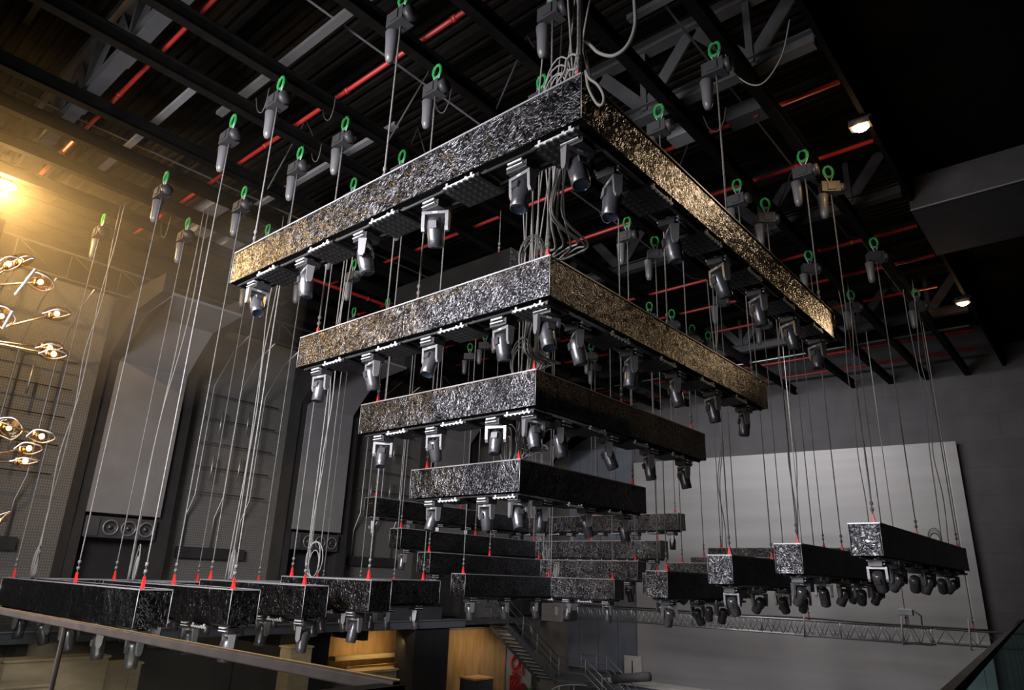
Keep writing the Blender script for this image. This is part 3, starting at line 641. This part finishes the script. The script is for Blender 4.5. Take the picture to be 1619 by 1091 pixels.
# stage ledge in front of the screen
t = thing('stage_ledge', 'pale topped low stage ledge in front of the silver screen', 'ledge', (0,0,0))
q0 = at_y(952,1073,19.3); MB().box((q0.x,19.3,FLOOR), (4,20.4,q0.z-.12)).build('body', 'blue_panel', t); MB().box((q0.x-.05,19.25,q0.z-.12), (4,20.45,q0.z)).build('capping', 'concrete_pale', t)
q = at_y(1000,1076,19.8); tag(MB().tube([(q.x,19.8,q0.z), (q.x,19.8,q0.z+.9)], .03, 6).lathe([(0,0),(.12,0),(.12,.03),(0,.03)], 12, Matrix.Translation((q.x,19.8,q0.z))).build('microphone_stand', 'black_matte'), 'thin black stand on the stage ledge before the screen', 'stand')
o = tag(MB().box((a.x-.7,-.46,FLOOR+.9), (a.x+.25,-.36,-1.75)).build('patched_board', 'concrete_pale'), 'pale patched board at the lower left corner of the screen', 'board'); o.matrix_world = Mw
# under the mezzanine
wy = lambda px, py, x=-13: at_x(px, py, x)
struct('wall_under_mezzanine', MB().box((-13.25,11.4,FLOOR), (-13.0,17.2,-.4)), 'concrete_pale', 'pale wall beside the stairs under the mezzanine', 'wall')
tag(MB().box((-13.02,11.3,FLOOR), (-12.9,15.1,-.45)).build('plywood_wall_panel', 'wood_amber'), 'amber-lit plywood panel left of the red wall numerals', 'wall panel')
tag(MB().box((-13.3,5.2,FLOOR), (-13.15,9.5,-.4)).build('plywood_back_panel', 'wood_amber'), 'amber-lit plywood panel behind the bar, left of the dark column', 'wall panel')
t = thing('bar_counter', 'wooden bar counter glowing amber left of the dark column', 'bar counter', (0,0,0))
MB().box((-12.9,5.4,FLOOR), (-12.2,9.3,-1.75)).build('body', 'wood_pale', t); MB().box((-13.0,5.3,-1.75), (-12.1,9.35,-1.68)).build('worktop', 'wood_pale', t)
MB().box((-13.1,5.3,-1.35), (-12.75,9.3,-1.2)).build('shelf', 'wood_pale', t); MB().tube([(-12.15,5.4,-1.5), (-12.15,9.2,-1.5)], .03, 6).build('rail', 'brass', t)
tag(MB().box((-12.4,7.85,FLOOR), (-11.3,9.7,-.2)).box((-12.45,7.8,FLOOR), (-11.25,9.75,FLOOR+.3)).build('column', 'pilaster_dark'), 'thick black column under the mezzanine right of the bar', 'column', kind='structure')
tag(MB().box((-12.0,3.1,FLOOR), (-11.4,4.0,-.2)).box((-12.05,3.05,FLOOR), (-11.35,4.05,FLOOR+.3)).build('column', 'wall_dark'), 'black column under the mezzanine left of the bar', 'column', kind='structure')
t = thing('serving_cabinet', 'dark cabinet with amber wood top beside the black column', 'cabinet', (-12.2,11.4,FLOOR))
MB().box((0,0,0), (.9,1.1,1.5)).build('body', 'trim_charcoal', t); MB().box((-.03,-.03,1.5), (.93,1.13,1.56)).build('wooden_top', 'wood_amber', t)
t = thing('potted_plant', 'small green plant in a white pot under the stairs', 'plant', (-12.35,16.3,FLOOR))
MB().lathe([(0,0),(.16,0),(.2,.42),(.17,.42),(.16,.38)], 14).build('pot', 'white_plastic', t)
b = MB()
for j in range(70):
    rnd = random.Random(j); a = rnd.uniform(0,2*PI); e = rnd.uniform(.1,1.3); L = rnd.uniform(.2,.5); d = Vector((math.cos(a)*math.cos(e), math.sin(a)*math.cos(e), math.sin(e))); p = Vector((0,0,.4)); s_ = d.cross(Vector((0,0,1))).normalized()*.05
    b.add([p, p+d*L*.5+s_, p+d*L, p+d*L*.5-s_], [(0,1,2,3)])
b.build('foliage', 'leaf_green', t)
# red numerals on the wall (flat lettering boards)
t = thing('wall_numerals', 'red numerals and squares painted on the pale wall by the stairs', 'sign', (-12.9,15.55,-2.75))
MR = lambda y, z: Matrix.Translation((.0, y, z)) @ Matrix.Rotation(PI/2, 4, 'Y')
MB().lathe([(.20,0),(.20,.03),(.34,.03),(.34,0)], 24, MR(.25,.75)).build('ring_numeral', 'sign_red', t)
MB().box((0,.05,.28), (.03,.62,.38)).build('bar_numeral', 'sign_red', t)
MB().box((0,.75,.15), (.03,.86,1.1)).box((0,.66,.92), (.03,.76,1.02)).build('one_numeral', 'sign_red', t)
MB().box((0,-.1,-.55), (.03,.62,.2)).build('square_block', 'sign_red_dark', t); MB().box((0,.72,-.5), (.03,1.0,-.2)).build('small_block', 'sign_red_dark', t)
MB().lathe([(.12,.03),(.12,.045),(.17,.045),(.17,.03)], 16, MR(.12,-.15)).lathe([(.1,.03),(.1,.045),(.15,.045),(.15,.03)], 16, MR(.42,-.2)).build('block_lettering', 'sign_red', t)
# pale wooden fittings seen through the balcony glass
for i, (px, py, x, w, h, m) in enumerate(((478,1022,-10,.75,3.3,'wood_pale'), (95,1040,-9.6,2.2,2.2,'wood_pale'), (196,1048,-9.8,.9,2.2,'wood_pale'), (22,1085,-8.6,1.4,1.4,'wood_pale'))):
    q = at_x(px, py, x)
    tag(MB().box((x-.6,q.y-w/2,FLOOR), (x,q.y+w/2,q.z-.05)).box((x-.64,q.y-w/2-.04,q.z-.05), (x+.04,q.y+w/2+.04,q.z)).build('wooden_plinth', m), ['tall pale wooden plinth rising above the balcony handrail', 'pale wooden plinth seen through the glass at lower left', 'narrower wooden plinth right of it behind the glass', 'low wooden plinth in the bottom left corner behind the glass'][i], 'plinth')

# ------------------------------------------------------------------ truss in front of the screen
t = thing('stage_truss', 'long silver box truss hanging across the lower part of the screen', 'truss', (0,0,0))
ty, tz0, tz1 = 15.0, .23, .72; x0, x1 = -8.7, 5.0
b = MB()
for y in (ty, ty+.45):
    for z in (tz0, tz1): b.tube([(x0,y,z), (x1,y,z)], .028, 6)
b.build('chords', 'alu', t)
b = MB(); n = 32
for j in range(n):
    xa = x0+(x1-x0)*j/n; xb = x0+(x1-x0)*(j+1)/n; xm = (xa+xb)/2
    for y in (ty, ty+.45):
        b.tube([(xa,y,tz0), (xm,y,tz1)], .014, 5); b.tube([(xm,y,tz1), (xb,y,tz0)], .014, 5)
    b.tube([(xa,ty,tz1), (xm,ty+.45,tz1)], .012, 4); b.tube([(xa,ty,tz0), (xm,ty+.45,tz0)], .012, 4)
b.build('lacing', 'alu', t)
b = MB()
for j in range(6): MB().tube([(x0+(x1-x0)*j/5, ty, tz0), (x0+(x1-x0)*j/5, ty, tz1)], .025, 5).build('end_post', 'alu', t)
cable([(x0,ty+.2,tz1+.04), (-5,ty+.2,tz1+.07), (-2,ty+.18,tz1+.04), (1,ty+.22,tz1+.08), (3,ty+.2,tz1+.05), (6.6,ty+.2,tz1+.05)], .03, 'brown cable lying along the top of the stage truss', 'rail_wood')
t = thing('truss_extension', 'short dim truss end sticking out beyond the silver truss at right', 'truss', (0,0,0))
b = MB()
for y in (ty+.1, ty+.5):
    for z in (tz0+.06, tz1): b.tube([(5.1,y,z), (7.4,y,z)], .026, 6)
b.build('chords', 'steel_grey', t); b = MB()
for j in range(4): b.tube([(5.1+j*.55,ty+.1,tz0+.06), (5.38+j*.55,ty+.1,tz1), (5.65+j*.55,ty+.1,tz0+.06)], .013, 5)
b.build('lacing', 'steel_grey', t)
for i, (px, d) in enumerate(((1280,'left of the three'), (1433,'under the outermost right frame'), (1538,'rightmost, near the screen edge'))):
    q = at_y(px, 985, ty+.22); rope(q.x, ty+.22, tz1, 11.0, f'steel rope holding the stage truss, {d}', .016, 'ropes holding the stage truss')
    s_ = MB().tube([(q.x-.06,ty-.06,tz1+.35), (q.x-.12,ty-.06,tz0-.05), (q.x+.05,ty+.5,tz0-.05), (q.x+.06,ty+.2,tz1+.35)], .03, 5)
    tag(s_.build('lifting_sling', 'concrete_pale'), f'pale lifting sling wrapped round the stage truss, {d}', 'sling', 'slings round the stage truss')
q = at_y(1433,968,ty+.22)
t = thing('truss_hoist', 'small white hoist box above the stage truss under the right frames', 'chain hoist', (q.x,ty+.22,q.z))
MB().box((-.22,-.12,-.1), (.2,.12,.1)).build('motor', 'white_plastic', t, bevel=.02); MB().tube([(.24,0,.05), (.42,0,-.1), (.4,0,-.45), (.22,0,-.4)], .03, 6).build('chain_bag', 'cable_dark', t)

# ------------------------------------------------------------------ balcony railings
t = thing('balcony_railing', 'glass balcony railing with brown handrail at lower left', 'railing', (0,-8.78,0))
MB().box((-9,-.03,1.13), (6.82,.03,1.20)).build('handrail', 'rail_wood', t, bevel=.01)
MB().box((-9,.022,1.2), (6.82,.032,1.206)).build('handrail_edge', 'brass', t)
for j in range(9):
    xa = -8.9+j*1.74; MB().box((xa,-.006,.05), (xa+1.72,.006,1.13)).build('glass_pane', 'rail_glass', t)
    if j in (4, 6): MB().box((xa-.03,-.02,.05), (xa+.01,.02,1.13)).build('post', 'rail_wood', t)
struct('balcony_parapet', MB().box((6.72,-15,-.4), (6.86,-8.75,1.18)), 'black_matte', 'black balcony parapet at the bottom edge left of the stairs', 'parapet')
struct('balcony_floor', MB().box((-10,-15,-.3), (6.72,-8.7,.05)).box((9.3,-15,-.3), (14.3,24,.05)), 'wall_dark', 'dark balcony floor', 'floor')
t = thing('side_railing', 'green-tinted glass railing rising at the lower right corner', 'railing', (0,0,0))
ra, rb = Vector((9.3,-8.6,0)), Vector((7.55,14.2,0)); d = (rb-ra).normalized()
Ln = (rb-ra).length
MB().bar(ra+Vector((0,0,1.165)), rb+Vector((0,0,1.165)), .07, .07).build('handrail', 'steel_grey', t)
for j in range(12):
    p0, p1 = ra+d*(Ln*j/12+.02), ra+d*(Ln*(j+1)/12-.02)
    MB().bar(p0+Vector((0,0,.58)), p1+Vector((0,0,.58)), .012, 1.1).build('glass_pane', 'green_glass', t)

# ------------------------------------------------------------------ chandelier of glass-shaded bulbs
cc = at_d(-70, 575, 6.1)
t = thing('chandelier', 'branching brass chandelier of glass-shaded glowing bulbs at the left edge', 'chandelier', cc)
MB().tube([(0,0,1.35), (0,0,-1.3)], .018, 8).lathe([(0,-.06),(.05,-.05),(.06,0),(.05,.05),(0,.06)], 12).build('stem', 'brass', t)
bulbs = [(14,417,6.0,.55,.1), (33,412,6.3,.5,.3), (64,446,6.0,.25,-.3), (90,496,6.1,.2,.12), (85,560,6.0,.15,.0), (79,550,6.25,.2,.1), (14,677,6.2,.9,-.6), (66,690,6.0,.3,-.2), (46,709,6.15,.3,-.15), (40,729,6.0,.12,.0), (2,500,6.05,.6,-.5), (-4,822,6.0,.8,.2), (-40,460,6.2,.4,0), (-30,640,6.0,.4,0)]
hubs = [Vector((0,0,.75)), Vector((0,0,.25)), Vector((0,0,-.35)), Vector((0,0,-.9))]
for i, (px, py, D, tl, tr) in enumerate(bulbs):
    p = at_d(px, py, D)-cc; hub = min(hubs, key=lambda h: (h-p).length)
    br = MB().tube([hub, p+(hub-p).normalized()*.03], .009, 6).lathe([(0,-.03),(.02,-.03),(.022,.03),(0,.03)], 8, Matrix.Translation(p+(hub-p).normalized()*.06)).build('branch_arm', 'brass', t)
    # the shade: two shallow facing glass dishes with a wavy rim
    M = Matrix.Translation(p) @ Matrix.Rotation(math.atan2(-RT.x, RT.y)+tr, 4, 'Z') @ Matrix.Rotation(tl, 4, 'X') @ Matrix.Rotation(tr, 4, 'Y')
    g = MB(); rnd = random.Random(i)
    for sg in (1, -1): g.lathe([(.012,.045*sg),(.05,.052*sg),(.085,.035*sg),(.105,.012*sg),(.098,.004*sg)], 20, M)
    g.build('glass_shade', 'shade_glass', br)
    tag(MB().tube([M @ Vector((.104*math.cos(a)*(1+.04*math.sin(5*a)), .104*math.sin(a)*(1+.04*math.sin(5*a)), .008*math.sin(3*a))) for a in [2*PI*k/28 for k in range(28)]], .006, 5, True).build('shade_rim', 'white_tube', br))
    MB().lathe([(0,-.024),(.014,-.02),(.022,-.006),(.022,.008),(.014,.021),(0,.024)], 12, M).build('bulb', 'bulb_glow', br)
MB().tube([at_d(4,520,5.95)-cc, at_d(20,492,5.95)-cc], .012, 6).build('frosted_tube', 'white_tube', t)
MB().tube([at_d(24,466,5.9)-cc, at_d(56,426,5.9)-cc], .012, 6).build('frosted_tube', 'white_tube', t)

# ------------------------------------------------------------------ lamps
def lamp(name, label, loc, power, col, r=.12, size=.16, target=None, cone=70):
    t = thing(name, label, 'work lamp', loc)
    MB().box((-.2,-.12,.02), (.2,.12,.14)).tube([(-.22,0,.08), (-.22,0,.24), (.22,0,.24), (.22,0,.08)], .015, 5).build('housing', 'motor_grey', t)
    MB().lathe([(0,-.06),(size*.6,-.05),(size,0),(size*.6,.012),(0,.015)], 16).build('glowing_lens', 'lamp_glow', t)
    L = bpy.data.lights.new(name+'_light', 'SPOT' if target else 'POINT'); L.energy = power; L.color = col; L.shadow_soft_size = r
    if target: L.spot_size = math.radians(cone); L.spot_blend = .7
    o = bpy.data.objects.new(name+'_light', L); COL.objects.link(o); o.parent = t; o.location = (0,0,-.2)
    if target:
        P = bpy.data.lights.new(name+'_glow', 'POINT'); P.energy = power*.12; P.color = AMB; P.shadow_soft_size = r
        po = bpy.data.objects.new(name+'_glow', P); COL.objects.link(po); po.parent = t; po.location = (-.1,0,-.22)
    if target: o.rotation_euler = (Vector(target)-Vector(loc)-Vector((0,0,-.2))).to_track_quat('-Z','Y').to_euler()
    return t
AMB = (1., .62, .30)
lamp('work_lamp', 'blazing amber work lamp by the black soffit at upper right', at_z(1361,202,10.95), 270, (1,.72,.46), target=(6.5,-2.5,7.3), cone=34)
lamp('work_lamp', 'smaller amber work lamp far back on the right', at_z(1523,480,10.95), 420, (1,.68,.38), target=(6.4,2.0,6.9), cone=18)
lamp('work_lamp', 'blazing amber work lamp at the left edge under the pale truss', at_z(6,292,10.95), 1750, (1.,.60,.20), size=.28)
def area(name, loc, tgt, power, col, sx, sy, spread=170):
    L = bpy.data.lights.new(name, 'AREA'); L.shape = 'RECTANGLE'; L.size = sx; L.size_y = sy; L.energy = power; L.color = col; L.spread = math.radians(spread)
    o = bpy.data.objects.new(name, L); COL.objects.link(o); o.location = loc
    o.rotation_euler = (Vector(tgt)-Vector(loc)).to_track_quat('-Z', 'Y').to_euler()
    return o
area('house_light_key', (-.5,-14.6,6.6), (-5,6,2.5), 3000, (1.,.96,.98), 9, 3.2, 110)
area('house_light_low', (4.5,-14.4,2.4), (-4,8,3), 260, (.95,.97,1.), 5, 2, 130)
area('under_mezzanine_fill', (-12.4,-4,-.65), (-13.4,-4,-3), 150, (1.,.86,.66), .4, 14, 150)  # fill added to lift the dark wall below the mezzanine
area('ground_floor_fill', (-1,-7.5,-.9), (-12,-1.5,-2.2), 120, (1.,.92,.80), 3, 1.2, 150)  # unseen light added to brighten the plinths behind the glass
area('near_wall_fill', (-4,-14.6,1.3), (-4,-5,.9), 110, (1.,.95,.97), 7, 1.2, 140)  # added low fill for the front faces of the left frames
area('top_light', (-3,0,10.6), (-3,.1,0), 380, (1.,.98,.98), 9, 9, 120)
area('screen_fill', (-1,12.5,10.6), (-1.5,22.5,1), 750, (1.,.97,.98), 8, 1.0, 150)  # soft light added to brighten the screen, no fixture behind it
area('bar_light', (-12.0,7.2,-.7), (-13.2,7.4,-1.6), 22, (1.,.70,.30), 3, .2)
area('bar_light_two', (-11.6,12.4,-.6), (-13,12.6,-2.2), 17, (1.,.78,.46), 2.4, .3)
# faint haze around the left amber lamp
hz = bpy.data.materials.new('haze'); hz.use_nodes = True; nt = hz.node_tree; nt.nodes.clear()
out = nt.nodes.new('ShaderNodeOutputMaterial'); vs_ = nt.nodes.new('ShaderNodeVolumeScatter'); vs_.inputs['Color'].default_value = (1,.9,.75,1); vs_.inputs['Anisotropy'].default_value = .35; vs_.inputs['Density'].default_value = .027
nt.links.new(vs_.outputs[0], out.inputs['Volume']); MATS['haze'] = hz
b = MB().box((-13.75,-14.8,6.5), (-5.5,-2.2,13.1))
tag(b.build('lamp_haze', 'haze'), 'faint amber haze hanging under the ceiling around the left work lamp', 'haze', kind='stuff')

w = bpy.data.worlds.new('World'); S.world = w; w.use_nodes = True
w.node_tree.nodes['Background'].inputs[0].default_value = (.5,.52,.6,1); w.node_tree.nodes['Background'].inputs[1].default_value = .01

# ------------------------------------------------------------------ camera
cam = bpy.data.cameras.new('camera'); co = bpy.data.objects.new('camera', cam); COL.objects.link(co); S.camera = co
cam.sensor_fit = 'HORIZONTAL'; cam.sensor_width = 36; cam.lens = FPX/1619*36; cam.clip_start = .05; cam.clip_end = 200
R = Matrix((RT, UP, -FWD)).transposed(); co.matrix_world = Matrix.Translation(CP) @ R.to_4x4()
S.view_settings.view_transform = 'Standard'; S.view_settings.look = 'None'; S.view_settings.exposure = 0; S.view_settings.gamma = 1
S.view_settings.use_curve_mapping = False
try:
    S.cycles.use_denoising = True; S.cycles.denoiser = 'OPENIMAGEDENOISE'
    S.cycles.max_bounces = 6; S.cycles.volume_bounces = 0; S.cycles.transparent_max_bounces = 12; S.cycles.sample_clamp_indirect = 4.
except Exception: pass
